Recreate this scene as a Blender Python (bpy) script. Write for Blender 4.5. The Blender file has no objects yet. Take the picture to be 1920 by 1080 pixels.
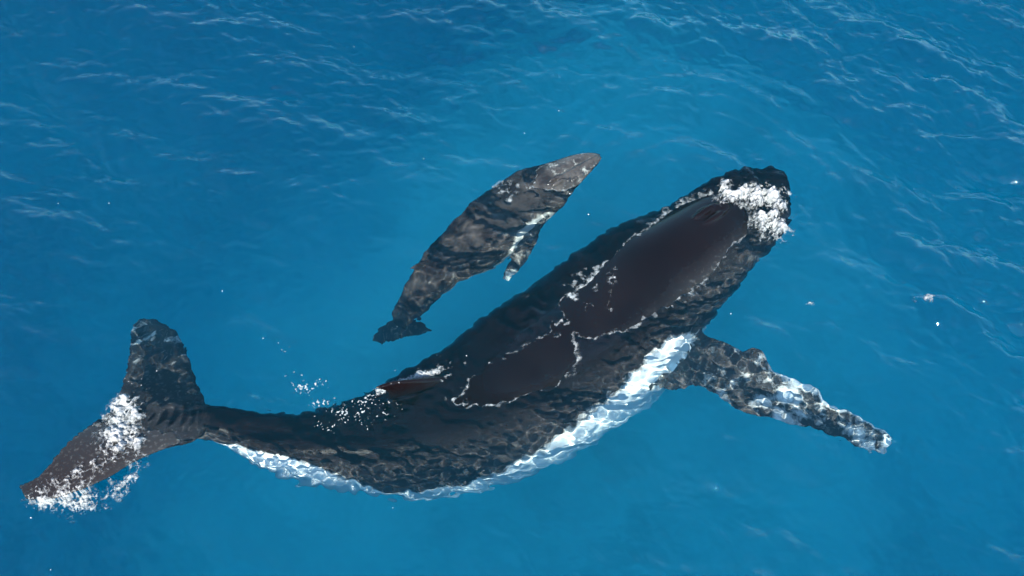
import bpy, bmesh, math, random
import numpy as np
from mathutils import Vector, Matrix, kdtree, bvhtree

R = math.radians
rng = np.random.default_rng(7)
random.seed(7)
sc = bpy.context.scene
col = sc.collection

# ------------------------------------------------------------------ camera
TILT = R(30.0)           # from straight down
DIST = 20.0
HFOV = 2 * math.atan(9.0 / 20.0)
cam_d = bpy.data.cameras.new("drone_camera")
cam = bpy.data.objects.new("drone_camera", cam_d)
col.objects.link(cam)
CAM = Vector((0.0, -DIST * math.sin(TILT), DIST * math.cos(TILT)))
cam.location = CAM
cam.rotation_euler = (TILT, 0.0, 0.0)
cam_d.sensor_fit = 'HORIZONTAL'
cam_d.angle = HFOV
cam_d.clip_start = 0.1
cam_d.clip_end = 20000.0
sc.camera = cam

# ------------------------------------------------------------------ sky + sun
SUN_EL, SUN_AZ = 45.0, 195.0        # azimuth clockwise from +Y: behind the camera
world = bpy.data.worlds.new("World")
sc.world = world
world.use_nodes = True
wn = world.node_tree.nodes
sky = wn.new("ShaderNodeTexSky")
sky.sky_type = 'NISHITA'
sky.sun_disc = False
sky.dust_density = 0.2
sky.ozone_density = 2.0
sky.sun_elevation = R(SUN_EL)
sky.sun_rotation = R(SUN_AZ)
bg = wn["Background"]
bg.inputs["Strength"].default_value = 0.15
world.node_tree.links.new(sky.outputs["Color"], bg.inputs["Color"])

sun_d = bpy.data.lights.new("sun", 'SUN')
sun_d.energy = 5.0
sun_d.angle = R(0.53)
sun_d.color = (1.0, 0.95, 0.87)
sun = bpy.data.objects.new("sun", sun_d)
col.objects.link(sun)
sdir = Vector((math.sin(R(SUN_AZ)) * math.cos(R(SUN_EL)), math.cos(R(SUN_AZ)) * math.cos(R(SUN_EL)), math.sin(R(SUN_EL))))
sun.rotation_euler = sdir.to_track_quat('Z', 'Y').to_euler()
sun_d.cycles.is_caustics_light = True
sun_d.cycles.use_multiple_importance_sampling = False

vs = sc.view_settings
vs.view_transform = 'Standard'
vs.look = 'None'
vs.gamma = 1.0
vs.exposure = 1.45
vs.use_curve_mapping = False
cy = sc.cycles
cy.use_denoising = True
cy.use_adaptive_sampling = True
cy.adaptive_threshold = 0.02
cy.max_bounces = 12
cy.diffuse_bounces = 3
cy.glossy_bounces = 4
cy.transmission_bounces = 8
cy.volume_bounces = 3
cy.transparent_max_bounces = 8
cy.caustics_refractive = True
cy.caustics_reflective = False
cy.sample_clamp_indirect = 4.0
cy.blur_glossy = 0.3

# ------------------------------------------------------------------ pixel (1920x1080 photo) -> point, through the refracting surface
FPX = 960.0 / math.tan(HFOV / 2)
def at(px, py, z=0.0):
    """point at height z seen at photo pixel (px, py); below z = 0 the line of sight bends at the water surface"""
    dx, dy = (px - 960.0) / FPX, -(py - 540.0) / FPX
    d = Vector((dx, dy * math.cos(TILT) + math.sin(TILT), dy * math.sin(TILT) - math.cos(TILT))).normalized()
    if z >= 0:
        return CAM + d * ((z - CAM.z) / d.z)
    p = CAM + d * (-CAM.z / d.z)
    e = 1 / 1.333
    c = -d.z
    t = e * d + (e * c - math.sqrt(1 - e * e * (1 - c * c))) * Vector((0, 0, 1))
    return p + t * (z / t.z)

# ------------------------------------------------------------------ node helpers
def mat(name):
    m = bpy.data.materials.new(name)
    m.use_nodes = True
    nt = m.node_tree
    nt.nodes.clear()
    out = nt.nodes.new("ShaderNodeOutputMaterial")
    return m, nt, out

def node(nt, kind, **kw):
    n = nt.nodes.new(kind)
    for k, v in kw.items():
        if k.startswith("i_"):
            n.inputs[k[2:].replace("_", " ")].default_value = v
        else:
            setattr(n, k, v)
    return n

def noise(nt, scale, detail=4.0, rough=0.55, vec=None):
    n = node(nt, "ShaderNodeTexNoise")
    n.inputs["Scale"].default_value = scale
    n.inputs["Detail"].default_value = detail
    n.inputs["Roughness"].default_value = rough
    if vec is not None:
        nt.links.new(vec, n.inputs["Vector"])
    return n

def ramp(nt, fac, stops):
    r = node(nt, "ShaderNodeValToRGB")
    el = r.color_ramp.elements
    while len(el) < len(stops):
        el.new(0.5)
    for e, (p, c) in zip(el, stops):
        e.position = p
        e.color = (c, c, c, 1) if isinstance(c, (int, float)) else (*c, 1)
    nt.links.new(fac, r.inputs["Fac"])
    return r

def math_(nt, op, a, b=None, c=None, clamp=False):
    n = node(nt, "ShaderNodeMath", operation=op, use_clamp=clamp)
    for i, v in enumerate((a, b, c)):
        if v is None:
            continue
        if isinstance(v, (int, float)):
            n.inputs[i].default_value = v
        else:
            nt.links.new(v, n.inputs[i])
    return n.outputs[0]

def mix_col(nt, fac, a, b):
    n = node(nt, "ShaderNodeMix", data_type='RGBA')
    for s, v in ((n.inputs[0], fac), (n.inputs[6], a), (n.inputs[7], b)):
        if isinstance(v, tuple):
            s.default_value = (*v, 1)
        elif isinstance(v, (int, float)):
            s.default_value = v
        else:
            nt.links.new(v, s)
    return n.outputs[2]

def tag(o, label=None, cat=None, group=None, kind=None):
    for k, v in (("label", label), ("category", cat), ("group", group), ("kind", kind)):
        if v:
            o[k] = v
    return o

def mesh_obj(name, verts, faces, material, parent=None, smooth=True):
    me = bpy.data.meshes.new(name)
    verts = np.asarray(verts, dtype=np.float32).reshape(-1, 3)
    if isinstance(faces, np.ndarray):
        n, w = faces.shape
        me.vertices.add(len(verts))
        me.vertices.foreach_set("co", verts.ravel())
        me.loops.add(n * w)
        me.polygons.add(n)
        me.loops.foreach_set("vertex_index", faces.astype(np.int32).ravel())
        me.polygons.foreach_set("loop_start", np.arange(0, n * w, w, dtype=np.int32))
        me.update(calc_edges=True)
        me.validate()
    else:
        me.from_pydata([tuple(v) for v in verts], [], faces)
        me.update()
    if smooth:
        me.polygons.foreach_set("use_smooth", [True] * len(me.polygons))
    o = bpy.data.objects.new(name, me)
    col.objects.link(o)
    if material:
        me.materials.append(material)
    if parent:
        o.parent = parent
    return o

# ------------------------------------------------------------------ smooth random fields
def band_field(n, dx, lmin, lmax, seed, direction=None, spread=2.0, power=-2.0):
    """periodic n x n random field holding wavelengths lmin..lmax (m), optionally running along one direction; unit rms slope"""
    g = np.random.default_rng(seed)
    f = np.fft.fftfreq(n, dx)
    kx, ky = np.meshgrid(f, f, indexing='ij')
    k = np.hypot(kx, ky) + 1e-9
    amp = np.where((k > 1 / lmax) & (k < 1 / lmin), k ** power, 0.0)
    if direction is not None:
        c = (kx * direction[0] + ky * direction[1]) / k
        amp = amp * np.abs(c) ** spread
    sp = amp * (g.normal(size=(n, n)) + 1j * g.normal(size=(n, n)))
    sp = np.fft.fft2(np.real(np.fft.ifft2(sp)))
    gx = np.real(np.fft.ifft2(2j * np.pi * kx * sp))
    gy = np.real(np.fft.ifft2(2j * np.pi * ky * sp))
    s = math.sqrt((gx ** 2 + gy ** 2).mean())
    sp = sp / s
    h = np.real(np.fft.ifft2(sp))
    dxh = np.real(np.fft.ifft2(-1j * kx / k * sp))
    dyh = np.real(np.fft.ifft2(-1j * ky / k * sp))
    return h, dxh, dyh

def sample_tile(F, n, dx, X, Y):
    u = (X / dx) % n
    v = (Y / dx) % n
    i, j = np.floor(u).astype(int), np.floor(v).astype(int)
    a, b = u - i, v - j
    i0, j0, i1, j1 = i % n, j % n, (i + 1) % n, (j + 1) % n
    return F[i0, j0] * (1 - a) * (1 - b) + F[i1, j0] * a * (1 - b) + F[i0, j1] * (1 - a) * b + F[i1, j1] * a * b

def sstep(a, b, x):
    t = np.clip((x - a) / (b - a), 0, 1)
    return t * t * (3 - 2 * t)

# ------------------------------------------------------------------ sea
NT, DX = 1024, 0.024
wdir = (math.sin(R(24)), math.cos(R(24)))
SW = band_field(NT, DX, 2.0, 7.0, 1, wdir, 4.0, -2.2)
MW = band_field(NT, DX, 0.45, 2.0, 2, wdir, 2.5, -2.4)
RW = band_field(NT, DX, 0.10, 0.50, 3, wdir, 1.2, -2.2)
CW = band_field(NT, DX, 0.14, 0.42, 5, None, 0, -2.0)      # short confused chop over the moving whales
EW = band_field(NT, DX, 0.11, 0.25, 6, None, 0, -1.8)

def axis(lo, hi, step, far, grow=1.28):
    core = np.arange(lo, hi + step * 0.5, step)
    ext, s, p = [], step, 0.0
    while p < far:
        s *= grow
        p += s
        ext.append(p)
    ext = np.array(ext)
    return np.concatenate([(lo - ext)[::-1], core, hi + ext])

XS = axis(-11.6, 11.6, 0.024, 6000.0)
YS = axis(-6.6, 8.9, 0.024, 6000.0)

def near_seg(X, Y, a, b):
    d = np.array((b.x - a.x, b.y - a.y))
    t = np.clip(((X - a.x) * d[0] + (Y - a.y) * d[1]) / (d @ d), 0, 1)
    return np.hypot(X - a.x - t * d[0], Y - a.y - t * d[1])
def px_line(*pts):
    return [at(x, y) for x, y in pts]
LINES = [  # centre lines of the whales, their reach (m) and how much chop they stir up
    (px_line((1440, 375), (1350, 420), (1255, 510), (1130, 620), (1020, 710), (900, 780), (760, 825), (620, 845), (500, 825), (400, 795)), 1.15, 1.0),
    (px_line((1290, 680), (1400, 715), (1530, 770), (1650, 835)), 0.45, 1.0),
    (px_line((400, 795), (300, 780), (300, 700)), 0.6, 0.7),
    (px_line((300, 800), (150, 860), (60, 920)), 0.4, 0.6),
    (px_line((1100, 310), (1000, 370), (900, 440), (840, 490)), 0.45, 1.0),
    (px_line((1005, 430), (945, 525)), 0.2, 0.7),
    (px_line((840, 490), (760, 600)), 0.3, 0.5),
    (px_line((300, 700), (285, 610)), 0.5, 0.4),
]
def near_line(X, Y, pts):
    return np.min([near_seg(X, Y, p, q) for p, q in zip(pts[:-1], pts[1:])], axis=0)
RING = at(1290, 430)

def sea_height(X, Y):
    """height and choppy sideways shift of the water surface"""
    core = ((X > -12.0) & (X < 12.0) & (Y > -7.0) & (Y < 9.3)).astype(float)
    far = np.maximum(np.abs(X), np.abs(Y))
    fade = 1 - sstep(60, 200, far)
    # rougher water towards the upper right, a slick round the whales and to the left
    rough = 0.80 + 0.38 * sstep(-4, 9, X * 0.8 + Y * 0.7)
    ds = [near_line(X, Y, p) for p, w, a in LINES]
    near = np.min([d - w for d, (p, w, a) in zip(ds, LINES)], axis=0)
    calm = 0.55 + 0.45 * sstep(0.0, 2.6, near)
    # shallow skin stirs short steep ripples, the deep flanks only a gentle chop
    chop = np.max([(1 - sstep(0.1, 0.9, d - w)) * a * (0.40 + 0.60 * sstep(0.2 * w, 0.55 * w, d) - 0.74 * sstep(0.68 * w, 1.15 * w, d)) for d, (p, w, a) in zip(ds, LINES)], axis=0)
    H = np.zeros_like(X); DXs = np.zeros_like(X); DYs = np.zeros_like(X)
    for F, amp, ch in ((SW, 0.075 * fade * (0.3 + 0.7 * sstep(0.0, 3.0, near)), 0.8), (MW, 0.21 * rough * calm * core, 0.6), (RW, 0.22 * rough * calm ** 1.6 * core, 0.25), (CW, (0.025 + 0.07 * chop) * core, 0.0), (EW, 0.15 * chop * core, 0.0)):
        H += amp * sample_tile(F[0], NT, DX, X, Y)
        if ch:
            DXs += ch * amp * sample_tile(F[1], NT, DX, X, Y)
            DYs += ch * amp * sample_tile(F[2], NT, DX, X, Y)
    r = np.hypot(X - RING.x, (Y - RING.y))
    ang = np.arctan2(Y - RING.y, X - RING.x)
    win = sstep(1.2, 1.8, r) * (1 - sstep(3.2, 4.6, r)) * sstep(-0.2, 0.5, np.sin(ang + 0.35)) * core
    H += 0.011 * win * np.sin(2 * np.pi * r / 0.42 + 1.6 * np.sin(ang * 3))
    return H, DXs, DYs

X, Y = np.meshgrid(XS, YS, indexing='ij')
H, SX, SY = sea_height(X, Y)
nx, ny = X.shape
verts = np.stack([X + SX, Y + SY, H], -1).reshape(-1, 3)
idx = np.arange(nx * ny).reshape(nx, ny)
faces = np.stack([idx[:-1, :-1], idx[1:, :-1], idx[1:, 1:], idx[:-1, 1:]], -1).reshape(-1, 4)

m_sea, nt, out = mat("sea_water")
fres = node(nt, "ShaderNodeFresnel", i_IOR=1.333)
refr = node(nt, "ShaderNodeBsdfRefraction", i_IOR=1.333, i_Roughness=0.0)
glos = node(nt, "ShaderNodeBsdfGlossy", i_Roughness=0.015)
mx = node(nt, "ShaderNodeMixShader")
nt.links.new(fres.outputs[0], mx.inputs[0])
nt.links.new(refr.outputs[0], mx.inputs[1])
nt.links.new(glos.outputs[0], mx.inputs[2])
nt.links.new(mx.outputs[0], out.inputs["Surface"])
sea = mesh_obj("sea", verts, faces, m_sea)
tag(sea, "clear blue sea with small wind ripples and calm patches around the whales", "sea", kind="structure")
sea.cycles.is_caustics_caster = True

# the body of water under the surface: absorption plus a little scattering
m_vol, nt, out = mat("sea_depth")
ab = node(nt, "ShaderNodeVolumeAbsorption", i_Density=0.20)
ab.inputs["Color"].default_value = (0.0, 0.855, 0.928, 1)
sca = node(nt, "ShaderNodeVolumeScatter", i_Density=0.06, i_Anisotropy=0.3)
sca.inputs["Color"].default_value = (0.0, 0.72, 1.0, 1)
addv = node(nt, "ShaderNodeAddShader")
nt.links.new(ab.outputs[0], addv.inputs[0])
nt.links.new(sca.outputs[0], addv.inputs[1])
nt.links.new(addv.outputs[0], out.inputs["Volume"])
m_vol.cycles.homogeneous_volume = True
q = 6900.0
WTOP = float(H.max()) + 0.01
print("WTOP", WTOP)
V8 = [(-q, -q, -30), (q, -q, -30), (q, q, -30), (-q, q, -30), (-q, -q, WTOP), (q, -q, WTOP), (q, q, WTOP), (-q, q, WTOP)]
deep = mesh_obj("water", V8, [(3, 2, 1, 0), (4, 5, 6, 7), (0, 1, 5, 4), (1, 2, 6, 5), (2, 3, 7, 6), (3, 0, 4, 7)], m_vol, smooth=False)
tag(deep, "blue depth of the clear sea water below the surface", "water", kind="structure")

m_deep_floor, nt, out = mat("scatter_tone")  # added floor: blue-green colour stands in for light scattered by deep water
p = node(nt, "ShaderNodeBsdfPrincipled", i_Roughness=0.9)
nz = noise(nt, 0.10, 3, 0.5, node(nt, 'ShaderNodeTexCoord').outputs['Object'])
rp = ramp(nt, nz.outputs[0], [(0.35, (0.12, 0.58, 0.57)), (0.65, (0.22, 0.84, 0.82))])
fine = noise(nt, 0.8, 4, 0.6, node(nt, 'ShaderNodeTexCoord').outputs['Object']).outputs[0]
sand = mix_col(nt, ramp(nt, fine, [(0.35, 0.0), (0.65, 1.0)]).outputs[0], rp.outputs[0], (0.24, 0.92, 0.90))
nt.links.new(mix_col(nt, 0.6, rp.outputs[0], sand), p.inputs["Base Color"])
nt.links.new(p.outputs[0], out.inputs["Surface"])
def floor_depth(X, Y):
    """added floor, shallow for bright water by the whales, deeper where the sea darkens"""
    e = np.hypot((X - 0.5) / 11.0, (Y - 4.0) / 8.5)
    d = 4.8 + 4.0 * sstep(0.4, 1.7, e) + 5.0 * sstep(3.0, 12, -X + 0.6 * Y) + 1.5 * sstep(5, 13, X + 0.3 * Y)
    return -d - 0.35 * np.sin(0.9 * X + 0.5 * Y) * np.sin(0.7 * Y - 0.4 * X) - 0.004 * np.clip(np.hypot(X, Y) - 20, 0, 600)
bx = axis(-24.0, 24.0, 0.5, 7000.0)
BX, BY = np.meshgrid(bx, bx, indexing='ij')
bi = np.arange(BX.size).reshape(BX.shape)
deep_floor = mesh_obj("scatter_floor", np.stack([BX, BY, floor_depth(BX, BY)], -1), np.stack([bi[:-1, :-1], bi[1:, :-1], bi[1:, 1:], bi[:-1, 1:]], -1).reshape(-1, 4), m_deep_floor)
tag(deep_floor, "added blue floor standing in for light scattered up from the deep water", "scatter_floor", kind="structure")

# ------------------------------------------------------------------ lofted whale bodies
def catmull(P, n):
    """resample rows of P (k x m) to n rows with a Catmull-Rom spline"""
    P = np.asarray(P, float)
    k = len(P)
    t = np.linspace(0, k - 1, n)
    i = np.clip(np.floor(t).astype(int), 0, k - 2)
    f = (t - i)[:, None]
    p0, p1, p2, p3 = P[np.maximum(i - 1, 0)], P[i], P[i + 1], P[np.minimum(i + 2, k - 1)]
    return 0.5 * (2 * p1 + (p2 - p0) * f + (2 * p0 - 5 * p1 + 4 * p2 - p3) * f ** 2 + (3 * p1 - p0 - 3 * p2 + p3) * f ** 3)

class Shell:
    """closed lofted shells gathered before they are fused into one skin; keeps pigment values per vertex"""
    def __init__(self):
        self.v, self.f, self.a = [], [], []
    def loft(self, rings, attrs):
        n, m, _ = rings.shape
        o = len(self.v)
        self.v += [tuple(x) for x in rings.reshape(-1, 3)]
        self.a += [tuple(x) for x in attrs.reshape(-1, attrs.shape[-1])]
        for i in range(n - 1):
            for j in range(m):
                k = (j + 1) % m
                self.f.append((o + i * m + j, o + i * m + k, o + (i + 1) * m + k, o + (i + 1) * m + j))
        self.f.append(tuple(o + j for j in range(m))[::-1])
        self.f.append(tuple(o + (n - 1) * m + j for j in range(m)))

def body_rings(st, n=150, m=72):
    """st rows: Lx,Ly,Rx,Ry (photo pixels), top height, height/width ratio, white-start angle, roll"""
    S = catmull(st, n)
    rings = np.zeros((n, m, 3)); att = np.zeros((n, m, 2))
    C = np.zeros((n, 3)); A = np.zeros((n, 3)); W = np.zeros(n)
    for i, (lx, ly, rx, ry, zt, k, th0, roll) in enumerate(S):
        b = 0.8
        for _ in range(4):
            zc = min(zt - b, zt - 0.02)
            l, r = at(lx, ly, zc), at(rx, ry, zc)
            a = max((r - l).length / 2 / 1.03, 0.01)
            b = k * a
        C[i] = (l + r) / 2; A[i] = np.array(r - l) / (r - l).length; W[i] = a
    for i, row in enumerate(S):
        b = row[5] * W[i]
        th = np.linspace(0, 2 * np.pi, m, endpoint=False)
        e = 0.92
        cs, sn = np.sign(np.cos(th)) * np.abs(np.cos(th)) ** e, np.sign(np.sin(th)) * np.abs(np.sin(th)) ** e
        rings[i] = C[i] + np.outer(sn * W[i], A[i]) + np.outer(cs * b, (0, 0, 1))
        deg = np.degrees(np.minimum(th, 2 * np.pi - th))
        right = th < np.pi
        t0 = np.where(right, row[6], 115)
        att[i, :, 0] = 1 / (1 + np.exp(-(deg - t0) / 4.0))
        att[i, :, 1] = sstep(10, 75, deg) * right
    return rings, att, C, A, W

def fin_rings(chords, thick, n=60, m=28, vert=None, lead_white=0.0, edge=0.022, widen=0.0):
    """flat tapering limb: chords rows lead x,y, trail x,y, z, white ; thickness is a share of the chord"""
    S = catmull(chords, n)
    rings = np.zeros((n, m, 3)); att = np.zeros((n, m, 2))
    for i, row in enumerate(S):
        lx, ly, tx, ty, z = row[:5]
        l, t = np.array(at(lx, ly, z)), np.array(at(tx, ty, z))
        l, t = l - (t - l) * widen / 2, t + (t - l) * widen / 2
        c = np.linalg.norm(t - l)
        th = np.linspace(0, 2 * np.pi, m, endpoint=False)
        u = 0.5 - 0.5 * np.cos(th)
        prof = (np.sqrt(np.maximum(u, 0)) * (1 - u) * 1.9 + 0.0) * thick * c * 0.5
        prof = np.maximum(prof, edge * np.sqrt(np.maximum(1 - (2 * u - 1) ** 2, 0)))
        z_ = np.where(th < np.pi, prof, -prof)
        rings[i] = l + np.outer(u, t - l) + np.outer(z_, (0, 0, 1))
        att[i, :, 0] = row[5] + lead_white * np.exp(-(u / 0.10) ** 2) * sstep(0.35, 0.5, i / (n - 1))
        att[i, :, 1] = 1.0
    return rings, att

def fuse(shell, name, voxel, material, relax=4, parent=None):
    """fuse the shells into one continuous skin and carry the pigment over"""
    me = bpy.data.meshes.new(name + "_raw")
    me.from_pydata(shell.v, [], shell.f)
    bm = bmesh.new(); bm.from_mesh(me)
    bmesh.ops.recalc_face_normals(bm, faces=bm.faces); bm.to_mesh(me); bm.free()
    o = bpy.data.objects.new(name + "_raw", me)
    col.objects.link(o)
    md = o.modifiers.new("r", 'REMESH'); md.mode = 'VOXEL'; md.voxel_size = voxel
    ms = o.modifiers.new("s", 'SMOOTH'); ms.iterations = relax; ms.factor = 0.5
    dg = bpy.context.evaluated_depsgraph_get()
    ev = bpy.data.meshes.new_from_object(o.evaluated_get(dg))
    bpy.data.objects.remove(o)
    bpy.data.meshes.remove(me)
    ev.name = name
    kd = kdtree.KDTree(len(shell.v))
    for i, v in enumerate(shell.v):
        kd.insert(v, i)
    kd.balance()
    A = np.array(shell.a)
    n = len(ev.vertices)
    vals = np.zeros((n, A.shape[1]))
    for v in ev.vertices:
        nn = kd.find_n(v.co, 3)
        w = [1 / (d + 1e-4) for _, _, d in nn]
        s = sum(w)
        for (c, i, d), ww in zip(nn, w):
            vals[v.index] += A[i] * ww / s
    for c, nm in enumerate(("white", "side")):
        at_ = ev.attributes.new(nm, 'FLOAT', 'POINT')
        at_.data.foreach_set("value", vals[:, c].astype(np.float32))
    ev.polygons.foreach_set("use_smooth", [True] * len(ev.polygons))
    ob = bpy.data.objects.new(name, ev)
    col.objects.link(ob)
    ev.materials.clear()
    ev.materials.append(material)
    ob.cycles.is_caustics_receiver = True
    if parent:
        ob.parent = parent
    return ob

# ------------------------------------------------------------------ whale skin
def skin_material(name, dark, dark2, flank, white, mottle, patch=0.9, fl=0.75):
    m, nt, out = mat(name)
    p = node(nt, "ShaderNodeBsdfPrincipled", i_Roughness=0.20)
    sep = node(nt, "ShaderNodeSeparateXYZ")
    nt.links.new(node(nt, "ShaderNodeNewGeometry").outputs["Position"], sep.inputs[0])
    nt.links.new(ramp(nt, math_(nt, 'ADD', sep.outputs[2], 0.5), [(0.49, 0.02), (0.52, 0.16)]).outputs[0], p.inputs["Specular IOR Level"])
    tc = node(nt, "ShaderNodeTexCoord").outputs["Object"]
    aw = node(nt, "ShaderNodeAttribute", attribute_name="white").outputs["Fac"]
    asd = node(nt, "ShaderNodeAttribute", attribute_name="side").outputs["Fac"]
    n1 = noise(nt, 3.0, 6, 0.65, tc).outputs[0]
    n2 = noise(nt, 14.0, 5, 0.6, tc).outputs[0]
    n3 = noise(nt, patch, 4, 0.6, tc).outputs[0]
    # ragged white pigment
    w = math_(nt, 'ADD', aw, math_(nt, 'MULTIPLY', math_(nt, 'SUBTRACT', n1, 0.5), 1.5))
    w = ramp(nt, w, [(0.38, 0.0), (0.70, 1.0)]).outputs[0]
    d = mix_col(nt, ramp(nt, n3, [(0.4, 0.0), (0.65, 1.0)]).outputs[0], dark, dark2)
    d = mix_col(nt, math_(nt, 'MULTIPLY', asd, fl), d, flank)  # flank made paler in colour to lift the brightness of the caustics
    # pale scratches and blotches on the flanks
    bl = ramp(nt, n2, [(0.55, 0.0), (0.72, 1.0)]).outputs[0]
    bl = math_(nt, 'MULTIPLY', math_(nt, 'MULTIPLY', bl, asd), mottle)
    d = mix_col(nt, bl, d, (0.20, 0.20, 0.185))
    c = mix_col(nt, w, d, white)
    nt.links.new(c, p.inputs["Base Color"])
    bp = node(nt, "ShaderNodeBump", i_Strength=0.12, i_Distance=0.02)
    nt.links.new(noise(nt, 30.0, 4, 0.6, tc).outputs[0], bp.inputs["Height"])
    nt.links.new(bp.outputs[0], p.inputs["Normal"])
    nt.links.new(p.outputs[0], out.inputs["Surface"])
    return m

m_adult = skin_material("adult_skin", (0.0036, 0.0020, 0.0024), (0.0058, 0.0036, 0.0040), (0.058, 0.053, 0.053), (0.84, 0.84, 0.80), 0.6)
m_calf = skin_material("calf_skin", (0.016, 0.013, 0.0135), (0.062, 0.053, 0.049), (0.06, 0.054, 0.050), (0.62, 0.62, 0.56), 0.9, 2.6, 0.35)

# ------------------------------------------------------------------ mother
ADULT = [
    (1470, 322, 1480, 350, -0.420, 0.60, 120, 0),
    (1455, 316, 1482, 385, -0.300, 0.60, 120, 0),
    (1425, 314, 1478, 425, -0.180, 0.62, 120, 0),
    (1385, 318, 1455, 462, -0.080, 0.66, 120, 0),
    (1345, 332, 1420, 495, 0.020, 0.72, 118, 0),
    (1300, 356, 1398, 525, 0.100, 0.80, 115, 0),
    (1250, 386, 1370, 560, 0.150, 0.86, 110, 0),
    (1190, 416, 1340, 600, 0.160, 0.90, 98, 0),
    (1130, 442, 1315, 640, 0.140, 0.92, 76, 0),
    (1070, 484, 1290, 690, 0.120, 0.92, 50, 0),
    (1015, 525, 1245, 735, 0.100, 0.92, 44, 0),
    (960, 562, 1185, 785, 0.088, 0.92, 49, 0),
    (912, 595, 1115, 830, 0.075, 0.92, 55, 0),
    (865, 632, 1040, 868, 0.042, 0.93, 61, 0),
    (815, 668, 965, 903, -0.010, 0.95, 66, 0),
    (765, 695, 890, 925, -0.050, 0.98, 70, 0),
    (710, 728, 810, 935, -0.080, 1.02, 75, 0),
    (650, 755, 725, 930, -0.100, 1.06, 84, 0),
    (595, 775, 645, 915, -0.130, 1.10, 58, 0),
    (540, 780, 575, 908, -0.160, 1.14, 38, 0),
    (490, 778, 505, 885, -0.180, 1.14, 38, 0),
    (440, 768, 445, 850, -0.180, 1.05, 54, 0),
    (395, 760, 390, 825, -0.120, 0.85, 105, 0),
    (350, 765, 340, 828, -0.080, 0.55, 120, 0),
    (310, 778, 300, 825, -0.060, 0.35, 120, 0),
    (275, 788, 268, 812, -0.100, 0.30, 120, 0),
]
FLUKE = [
    (262, 598, 252, 604, -1.35, 0.34),
    (300, 602, 246, 620, -1.25, 0.36),
    (335, 628, 240, 655, -1.00, 0.34),
    (355, 668, 233, 690, -0.65, 0.26),
    (368, 710, 226, 725, -0.42, 0.15),
    (385, 755, 218, 752, -0.25, 0.05),
    (390, 795, 213, 765, -0.15, 0),
    (365, 828, 195, 778, -0.06, 0),
    (310, 842, 165, 798, 0.02, 0),
    (255, 865, 135, 820, 0.10, 0),
    (205, 895, 105, 852, 0.16, 0),
    (150, 920, 82, 882, 0.19, 0),
    (95, 937, 62, 898, 0.16, 0),
    (50, 938, 35, 910, 0.08, 0),
]
FLIPPER = [
    (1290, 600, 1215, 715, -0.85, 0.1),
    (1318, 638, 1262, 728, -0.70, 0.18),
    (1350, 645, 1305, 722, -0.60, 0.3),
    (1390, 663, 1345, 735, -0.52, 0.36),
    (1412, 657, 1375, 756, -0.48, 0.38),
    (1432, 668, 1405, 772, -0.46, 0.4),
    (1447, 694, 1440, 778, -0.46, 0.44),
    (1490, 713, 1480, 792, -0.48, 0.55),
    (1530, 735, 1520, 800, -0.52, 0.42),
    (1552, 757, 1545, 808, -0.56, 0.38),
    (1600, 775, 1578, 820, -0.62, 0.4),
    (1640, 797, 1610, 838, -0.70, 0.44),
    (1664, 818, 1642, 846, -0.78, 0.48),
    (1670, 834, 1660, 846, -0.82, 0.5),
]
sh = Shell()
rg, at_b, C_AD, A_AD, W_AD = body_rings(ADULT)
sh.loft(rg, at_b)
rf, af = fin_rings(FLUKE, 0.16, 110, edge=0.034)
af[..., 1] = np.linspace(0.9, 0.15, 110)[:, None]
sh.loft(rf, af)
rf, af = fin_rings(FLIPPER, 0.17, 90, lead_white=0.32, edge=0.04, widen=0.12)
sh.loft(rf, af)
# dorsal fin: low hooked ridge leaning back
def dorsal(shell, front, back, hgt, thick, tip):
    n, m = 26, 20
    f, b = np.array(front), np.array(back)
    d = (b - f); L = np.linalg.norm(d); d = d / L
    s = np.array((-d[1], d[0], 0.0))
    rings = np.zeros((n, m, 3))
    for i in range(n):
        t = i / (n - 1)
        z = hgt * t
        u0 = 0.05 + 0.80 * t ** 0.9
        u1 = 1.0 + tip * t ** 1.5 - 0.25 * t * (1 - t)
        c0, c1 = f + d * L * u0, f + d * L * u1
        th = np.linspace(0, 2 * np.pi, m, endpoint=False)
        u = 0.5 - 0.5 * np.cos(th)
        w = thick * (1 - 0.75 * t) * np.sin(th)
        rings[i] = c0 + np.outer(u, c1 - c0) + np.outer(w, s) + np.array((0, 0, z - 0.15))
    a = np.zeros((n, m, 2))
    shell.loft(rings, a)
dorsal(sh, at(885, 692, 0.0), at(722, 742, 0.0), 0.56, 0.12, 0.10)

def lump(shell, c, axis, ra, rb, rc, white=0.0, n=12, m=14):
    """ellipsoid swelling fused into the skin"""
    ax = np.array(axis, float); ax /= np.linalg.norm(ax)
    sd = np.cross((0, 0, 1), ax); sd /= np.linalg.norm(sd)
    t = np.linspace(-0.97, 0.97, n); th = np.linspace(0, 2 * np.pi, m, endpoint=False)
    r = np.sqrt(1 - t * t)
    rings = np.array([np.array(c) + ax * ra * tt + np.outer(np.cos(th) * rb * rr, sd) + np.outer(np.sin(th) * rc * rr, (0, 0, 1)) for tt, rr in zip(t, r)])
    a = np.zeros((n, m, 2)); a[..., 0] = white
    shell.loft(rings, a)
hd = at(1405, 352) - at(1290, 430)
for px_, py_, ra in ((1322, 397, 0.30), (1338, 410, 0.30)):
    lump(sh, at(px_, py_, 0.12), hd, ra, 0.075, 0.085)
lump(sh, at(1352, 392, 0.09), hd, 0.20, 0.13, 0.08)
random.seed(11)
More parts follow.
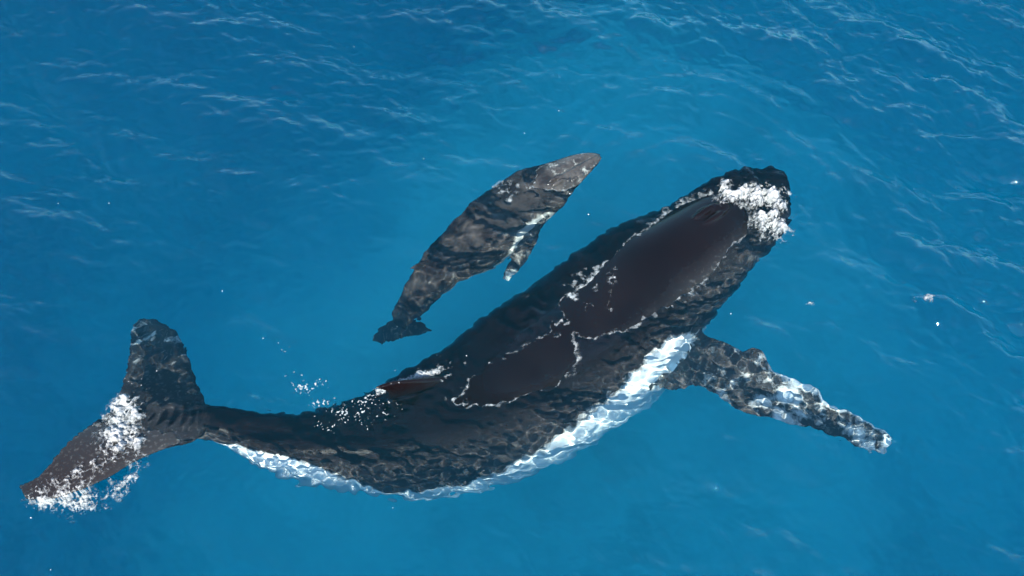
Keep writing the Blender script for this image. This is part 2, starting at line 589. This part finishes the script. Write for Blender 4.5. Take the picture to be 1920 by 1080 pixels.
for k in range(26):      # knobs in rows along the upper jaw
    u, v = random.choice(((0.0, 0.0), (0.30, 0.06), (-0.30, -0.06))), random.random()
    q = at(1365 + 95 * v, 385 - 42 * v, 0.0) + Vector((-hd.y, hd.x, 0)).normalized() * u[0] * 1.2
    z = 0.02 - 0.38 * v - abs(u[0]) * 0.12
    lump(sh, (q.x, q.y, z), hd, 0.06, 0.05, 0.07)
mother = bpy.data.objects.new("humpback_whale", None)
col.objects.link(mother)
tag(mother, "large dark adult humpback whale with white flank, back breaking the surface", "whale")
body = fuse(sh, "body", 0.024, m_adult, 4, mother)

# ------------------------------------------------------------------ calf
CALF = [
    (1124, 289, 1128, 297, 0.01, 0.35, 130, 0),
    (1104, 286, 1119, 311,  0.035, 0.34, 130, 0),
    (1070, 291, 1097, 334,  0.05, 0.38, 130, 0),
    (1035, 302, 1076, 358,  0.055, 0.5, 125, 0),
    (1000, 314, 1058, 384,  0.04, 0.72, 115, 0),
    ( 965, 327, 1030, 408,  0.00, 0.9, 72, 0),
    ( 930, 350, 1003, 440, -0.04, 0.95, 50, 0),
    ( 895, 374,  975, 472, -0.07, 0.95, 54, 0),
    ( 865, 402,  940, 492, -0.10, 0.95, 95, 0),
    ( 838, 430,  905, 510, -0.14, 0.98, 100, 0),
    ( 812, 458,  868, 526, -0.20, 1.0, 100, 0),
    ( 790, 488,  835, 545, -0.28, 1.0, 100, 0),
    ( 768, 520,  812, 565, -0.42, 1.0, 110, 0),
    ( 752, 552,  795, 585, -0.65, 1.0, 110, 0),
    ( 740, 580,  780, 602, -0.95, 0.95, 115, 0),
    ( 738, 600,  768, 616, -1.25, 0.7, 120, 0),
    ( 740, 615,  758, 625, -1.50, 0.5, 120, 0),
]
CFLUKE = [
    (808, 624, 803, 630, -1.85, 0.15),
    (792, 611, 786, 631, -1.75, 0.15),
    (774, 600, 769, 635, -1.62, 0.15),
    (756, 592, 752, 634, -1.52, 0.12),
    (738, 600, 734, 639, -1.65, 0.15),
    (719, 613, 715, 641, -1.82, 0.15),
    (701, 630, 698, 640, -2.00, 0.15),
]
CFLIP = [
    (1035, 385, 985, 425, -0.45, 0.1),
    (1026, 405, 988, 440, -0.45, 0.1),
    (1012, 440, 975, 458, -0.48, 0.2),
    (1000, 468, 962, 474, -0.55, 0.25),
    (985, 492, 953, 492, -0.65, 0.3),
    (968, 512, 944, 512, -0.75, 0.5),
    (952, 528, 939, 524, -0.85, 0.6),
]
sh = Shell()
rg, at_b, C_CA, A_CA, W_CA = body_rings(CALF, 110, 60)
at_b[:26, :, 0] = np.maximum(at_b[:26, :, 0], 0.33)   # pale scuffed snout
at_b[:26, :, 1] = 0.8
sh.loft(rg, at_b)
rf, af = fin_rings(CFLUKE, 0.14, 60, edge=0.016)
sh.loft(rf, af)
rf, af = fin_rings(CFLIP, 0.26, 60)
sh.loft(rf, af)
dorsal(sh, at(812, 478, -0.22), at(775, 505, -0.28), 0.26, 0.05, 0.2)
hd = at(1120, 293) - at(1030, 345)
for px_, py_ in ((1040, 336), (1047, 343)):
    lump(sh, at(px_, py_, 0.05), hd, 0.16, 0.035, 0.07)
for k in range(9):       # low ridge down the middle of the snout
    v = k / 8
    lump(sh, at(1052 + 62 * v, 332 - 34 * v, 0.045 - 0.02 * v), hd, 0.12, 0.035, 0.05)
for k in range(34):
    sgn, v = random.choice((-1, 1)), random.random()
    q = at(1050 + 66 * v, 333 - 36 * v, 0.0) + Vector((-hd.y, hd.x, 0)).normalized() * sgn * (0.10 + 0.13 * random.random()) * (1 - 0.45 * v)
    lump(sh, (q.x, q.y, 0.03 - 0.03 * v), hd, 0.036, 0.03, 0.042)
calf = bpy.data.objects.new("humpback_calf", None)
col.objects.link(calf)
tag(calf, "small mottled grey humpback calf swimming beside its mother, snout at the surface", "whale")
cbody = fuse(sh, "body", 0.016, m_calf, 3, calf)

# ------------------------------------------------------------------ foam
def top_finder(objs):
    trees = []
    for o in objs:
        me = o.data
        trees.append(bvhtree.BVHTree.FromPolygons([v.co for v in me.vertices], [tuple(p.vertices) for p in me.polygons]))
    down = Vector((0, 0, -1))
    def top(X, Y):
        Z = np.full(X.shape, -50.0)
        for k in np.ndindex(X.shape):
            for t in trees:
                h = t.ray_cast(Vector((X[k], Y[k], 3.0)), down)[0]
                if h is not None and h.z > Z[k]:
                    Z[k] = h.z
        return Z
    return top
skin_top = top_finder([body, cbody])

NF, DF = 1024, 0.012
N_LUMP = band_field(NF, DF, 0.06, 0.45, 21, None, 0, -1.8)[0]; N_LUMP /= N_LUMP.std()
N_FINE = band_field(NF, DF, 0.03, 0.12, 22, None, 0, -1.0)[0]; N_FINE /= N_FINE.std()
N_LACE = band_field(NF, DF, 0.10, 0.35, 23, None, 0, -1.2)[0]; N_LACE /= N_LACE.std()
N_LACE2 = band_field(NF, DF, 0.05, 0.18, 24, None, 0, -1.0)[0]; N_LACE2 /= N_LACE2.std()
N_BIG = band_field(NF, DF, 0.5, 2.5, 25, None, 0, -2.0)[0]; N_BIG /= N_BIG.std()
def nz_(F, X, Y):
    return sample_tile(F, NF, DF, X + 40, Y + 40)

m_foam, nt, out = mat("foam")
p = node(nt, "ShaderNodeBsdfPrincipled", i_Roughness=0.55)
tc = node(nt, "ShaderNodeTexCoord").outputs["Object"]
thick = node(nt, "ShaderNodeAttribute", attribute_name="thick").outputs["Fac"]
nn_ = noise(nt, 9.0, 6, 0.65, tc)
nn_.inputs['Distortion'].default_value = 1.2
nn = nn_.outputs[0]
nf_ = noise(nt, 34.0, 4, 0.6, tc)
nf_.inputs['Distortion'].default_value = 1.4
nf = nf_.outputs[0]
c_ = math_(nt, 'ADD', nn, math_(nt, 'MULTIPLY', thick, 0.20))
nt.links.new(ramp(nt, c_, [(0.34, (0.09, 0.094, 0.098)), (0.54, (0.20, 0.20, 0.20)), (0.82, (0.36, 0.35, 0.345))]).outputs[0], p.inputs["Base Color"])
al = math_(nt, 'ADD', math_(nt, 'MULTIPLY', thick, 1.45), math_(nt, 'MULTIPLY', math_(nt, 'SUBTRACT', nf, 0.5), 1.1))
al = math_(nt, 'ADD', al, math_(nt, 'MULTIPLY', math_(nt, 'SUBTRACT', nn, 0.5), 1.8))
nt.links.new(ramp(nt, al, [(0.0, 0.0), (1.0, 1.0)]).outputs[0], p.inputs["Alpha"])
bp = node(nt, "ShaderNodeBump", i_Strength=0.7, i_Distance=0.03)
nt.links.new(noise(nt, 45.0, 4, 0.65, tc).outputs[0], bp.inputs["Height"])
nt.links.new(bp.outputs[0], p.inputs["Normal"])
nt.links.new(p.outputs[0], out.inputs["Surface"])

def poly_dist(X, Y, P):
    """signed distance to polygon P (positive inside)"""
    P = np.asarray(P, float)
    inside = np.zeros(X.shape, bool)
    best = np.full(X.shape, 1e9)
    n = len(P)
    for i in range(n):
        (x0, y0), (x1, y1) = P[i], P[(i + 1) % n]
        dx, dy = x1 - x0, y1 - y0
        t = np.clip(((X - x0) * dx + (Y - y0) * dy) / (dx * dx + dy * dy + 1e-12), 0, 1)
        best = np.minimum(best, np.hypot(X - x0 - t * dx, Y - y0 - t * dy))
        c = (y0 > Y) != (y1 > Y)
        inside ^= c & (X < dx * (Y - y0) / (dy + 1e-12) + x0)
    return np.where(inside, best, -best)

def foam_mesh(name, Xg, Yg, dens, height, label, lift=0.004, on_skin=True, scale=1.0):
    """dens > 0 is foam; height (m) of the froth there"""
    h, sx, sy = sea_height(Xg, Yg)
    Xw, Yw = Xg + sx, Yg + sy
    m = dens * scale > -0.3
    keep = m[:-1, :-1] & m[1:, :-1] & m[1:, 1:] & m[:-1, 1:]
    used = np.zeros(m.shape, bool)
    used[:-1, :-1] |= keep; used[1:, :-1] |= keep; used[1:, 1:] |= keep; used[:-1, 1:] |= keep
    if not keep.any():
        return None
    z = h.copy()
    if on_skin:
        zt = np.full(z.shape, -50.0)
        zt[used] = skin_top(Xw[used], Yw[used])
        z = np.maximum(z, zt)
    z = z + lift + height
    ids = np.full(m.shape, -1); ids[used] = np.arange(used.sum())
    v = np.stack([Xw[used], Yw[used], z[used]], -1)
    f = np.stack([ids[:-1, :-1][keep], ids[1:, :-1][keep], ids[1:, 1:][keep], ids[:-1, 1:][keep]], -1)
    o = mesh_obj(name, v, f, m_foam)
    ta = o.data.attributes.new("thick", 'FLOAT', 'POINT')
    ta.data.foreach_set("value", np.clip(dens * scale, -0.3, 1)[used].astype(np.float32))
    tag(o, label, "foam", kind="stuff")
    return o

def patch_grid(polys, step=0.013, pad=0.25):
    P = [np.array([tuple(at(x, y, 0))[:2] for x, y in q]) for q in polys]
    A = np.concatenate(P)
    lo, hi = A.min(0) - pad, A.max(0) + pad
    Xg, Yg = np.meshgrid(np.arange(lo[0], hi[0], step), np.arange(lo[1], hi[1], step), indexing='ij')
    D = np.full(Xg.shape, -9.0)
    for q in P:
        D = np.maximum(D, poly_dist(Xg, Yg, q))
    return Xg, Yg, D

def churned(name, polys, label, soft=0.16, bias=0.15, hgt=0.10, lace=0.55):
    """thick churned foam: solid in the middle, lace towards the rim"""
    Xg, Yg, D = patch_grid(polys)
    core = np.clip(D / soft, -1.5, 1.2) + bias
    n = 0.45 * nz_(N_LUMP, Xg, Yg) + 0.18 * nz_(N_FINE, Xg, Yg)
    web = 0.55 - np.minimum(np.abs(nz_(N_LACE, Xg, Yg)) * 1.3, np.abs(nz_(N_LACE2, Xg, Yg)) * 1.3)
    dens = np.maximum(0.7 * core + n - 0.55, core * 0.6 + web * lace * 1.8 - 0.35 + 0.2 * n)
    dens = np.where(D < -0.22, -1, dens)
    h = hgt * np.clip(core, 0, 1) ** 0.7 * (0.55 + 0.45 * np.clip(nz_(N_LUMP, Xg, Yg), -1.2, 1.8)) + 0.014 * nz_(N_FINE, Xg, Yg) * np.clip(core + 0.3, 0, 1)
    return foam_mesh(name, Xg, Yg, dens, np.maximum(h, 0), label)

def flecked(name, polys, label, cover=0.9, soft=0.3, hgt=0.01, fine=N_FINE, stretch=None):
    """scattered bubbles: single flecks, denser in the middle"""
    Xg, Yg, D = patch_grid(polys)
    dens = nz_(fine, Xg, Yg) - (1.0 - cover) * 2.5 + 1.1 * np.clip(D / soft, -1.5, 1) - 1.6 + 0.6 * nz_(N_LUMP, Xg, Yg)
    return foam_mesh(name, Xg, Yg, np.where(D < -0.2, -1, dens), np.clip(dens, 0, 1) * hgt, label)

churned("head_foam", [[(1340, 368), (1346, 348), (1366, 341), (1384, 350), (1408, 343), (1440, 345), (1468, 350), (1477, 375), (1470, 405), (1446, 398), (1420, 396), (1395, 386), (1352, 390)],
                      [(1415, 398), (1470, 398), (1470, 420), (1484, 444), (1458, 452), (1430, 440), (1405, 418)]],
        "thick churned white foam over the mother whale's head beside the blowhole", hgt=0.15, bias=0.3)
churned("fluke_foam", [[(226, 745), (245, 742), (268, 765), (262, 800), (275, 835), (262, 858), (225, 862), (195, 850), (186, 822), (200, 790), (206, 765)],
                       [(52, 938), (110, 925), (165, 905), (215, 880), (225, 865), (190, 868), (140, 902), (60, 930)]],
        "white wash running across the mother whale's tail fluke", hgt=0.08, bias=0.4)
churned("tail_foam", [[(55, 940), (110, 932), (170, 912), (182, 930), (215, 915), (250, 885), (256, 862), (268, 868), (266, 890), (240, 922), (195, 944), (150, 962), (105, 957), (60, 948)]],
        "curl of white foam on the water below the raised fluke tip", hgt=0.05, bias=0.35)
churned("back_foam", [[(1150, 495), (1160, 500), (1152, 560), (1140, 592), (1128, 590), (1138, 545), (1120, 530)], [(1052, 532), (1075, 548), (1110, 575), (1100, 582), (1062, 572), (1048, 545)], [(1085, 520), (1130, 555), (1122, 560), (1085, 530)]],
        "thin streaks of foam lying on the mother whale's left shoulder", hgt=0.01, bias=-0.45, soft=0.12)
churned("fin_foam", [[(800, 692), (822, 672), (850, 680), (872, 684), (858, 696), (832, 700)]], "small splash of foam in front of the mother whale's dorsal fin", hgt=0.05, bias=-0.35)
churned("fin_wash", [[(703, 727), (760, 706), (825, 688), (828, 696), (764, 716), (706, 734)]], "bright strip of wash along the far side of the mother whale's dorsal fin", soft=0.05, bias=0.7, hgt=0.03)
flecked("bubble_patch", [[(540, 712), (570, 702), (592, 712), (606, 745), (612, 755), (588, 752), (566, 728), (548, 735)]], "patch of sparkling bubbles on the water above the tail stock", cover=1.2)
flecked("bubble_streak", [[(506, 650), (540, 644), (576, 650), (540, 655)]], "short streak of bubbles on open water between fluke and calf", cover=0.85)
flecked("fluke_bubbles", [[(238, 715), (262, 692), (282, 700), (280, 735), (262, 752), (290, 790), (272, 818), (250, 800), (240, 745)]], "loose bubbles drifting over the root of the mother whale's fluke", cover=0.85)
flecked("flank_sheen", [[(588, 778), (640, 752), (705, 735), (745, 742), (735, 765), (690, 785), (620, 795)]], "grey film of fine bubbles on the wet back behind the dorsal fin", cover=1.2, hgt=0.003)  # specks imitate the sheen of reflected sky on wet skin

# froth along the line where skin and water meet
def waterline(name, body_obj, lo, hi, label, width, step=0.018):
    Xg, Yg = np.meshgrid(np.arange(lo[0], hi[0], step), np.arange(lo[1], hi[1], step), indexing='ij')
    h, sx, sy = sea_height(Xg, Yg)
    zt = skin_top(Xg + sx, Yg + sy)
    gx, gy = np.gradient(np.clip(zt - h, -0.4, 0.4), step)
    dist = np.abs(zt - h) / np.maximum(np.hypot(gx, gy), 0.08)
    wet = zt < h
    slope = np.hypot(gx, gy)
    w = width * (-0.1 + 0.9 * nz_(N_BIG, Xg, Yg) + 0.35 * nz_(N_LUMP, Xg, Yg))
    line = np.minimum((w - dist) * 12.0, 0.14) + 0.12 * nz_(N_LACE2, Xg, Yg)
    # band of fine bubbles on the wet side, thicker in places
    sunny = sstep(-0.2, 0.4, np.where(slope > 0, -gy / np.maximum(slope, 1e-3), 0))
    band = 0.20 * (0.35 + 0.65 * sunny) * (0.5 + 0.55 * nz_(N_BIG, Xg + 7, Yg + 3))
    froth = 0.50 * (1 - dist / np.maximum(band, 0.01)) - 0.22 + 0.15 * nz_(N_LACE, Xg, Yg)
    froth = np.where(wet, froth, -1)
    spk = (nz_(N_FINE, Xg, Yg) - 2.2 - dist / (width * 6.0)) * 1.2
    dens = np.maximum(np.maximum(line, froth), spk)
    dens = np.where((zt < -1) | (slope > 1.2), -1, dens)
    return foam_mesh(name, Xg, Yg, dens, np.clip(dens, 0, 1) * 0.008, label)
P = C_AD[:, :2]
waterline("waterline_foam", body, P.min(0) - 1.7, P.max(0) + 1.7, "broken white line of froth where the sea meets the mother whale's back", 0.016)
P = C_CA[:, :2]
waterline("calf_foam", cbody, P.min(0) - 0.6, P.max(0) + 0.6, "thin white waterline around the calf's snout", 0.025, 0.014)

# ------------------------------------------------------------------ scraps afloat
churned("foam_scrap", [[(1704, 566), (1722, 558), (1745, 559), (1766, 566), (1748, 570), (1724, 564)]], "pale ragged scrap of scum floating far right of the mother whale's flipper", soft=0.07, bias=0.25, hgt=0.012)
churned("foam_scrap", [[(1510, 566), (1520, 560), (1531, 562), (1526, 568)]], "tiny pale scrap of scum floating between the mother whale's head and flipper", soft=0.07, bias=0.0, hgt=0.01)

# single foam flecks scattered over open water
vs_, fs = [], []
g = random.Random(5)
SPOTS = [(415, 540), (40, 310), (100, 383), (128, 380), (202, 377), (655, 58), (663, 80), (452, 373), (983, 245), (1000, 270), (1048, 205), (1245, 985), (660, 915), (1133, 938), (60, 970), (45, 975), (735, 955), (510, 652), (1370, 590), (1362, 584), (790, 300), (33, 1065), (101, 1066), (320, 935)]
SPOTS += [(g.uniform(880, 1180), g.uniform(200, 420)) for _ in range(3)] + [(g.uniform(480, 900), g.uniform(560, 720)) for _ in range(2)]
for px, py in SPOTS[::2] + SPOTS[-3:]:
    c = at(px, py)
    h, sx, sy = (float(q[0]) for q in sea_height(np.array([c.x]), np.array([c.y])))
    r = g.uniform(0.006, 0.013)
    o = len(vs_)
    n = 8
    el, ph = g.uniform(0.5, 1.0), g.uniform(0, 3.14)
    for k in range(n):
        a = 2 * math.pi * k / n
        u, v = math.cos(a) * r, math.sin(a) * r * el * g.uniform(0.7, 1.2)
        vs_.append((c.x + sx + u * math.cos(ph) - v * math.sin(ph), c.y + sy + u * math.sin(ph) + v * math.cos(ph), h + 0.002))
    vs_.append((c.x + sx, c.y + sy, h + 0.002 + r * 0.6))
    fs += [(o + k, o + (k + 1) % n, o + n) for k in range(n)]
m_fleck, nt, out = mat("foam_fleck")
p = node(nt, "ShaderNodeBsdfPrincipled", i_Roughness=0.4)
nt.links.new(ramp(nt, noise(nt, 40.0, 2).outputs[0], [(0.3, 0.4), (0.7, 0.7)]).outputs[0], p.inputs["Base Color"])
nt.links.new(p.outputs[0], out.inputs["Surface"])
tag(mesh_obj("foam_flecks", vs_, fs, m_fleck), "tiny white foam flecks scattered over the open water", "foam", kind="stuff")
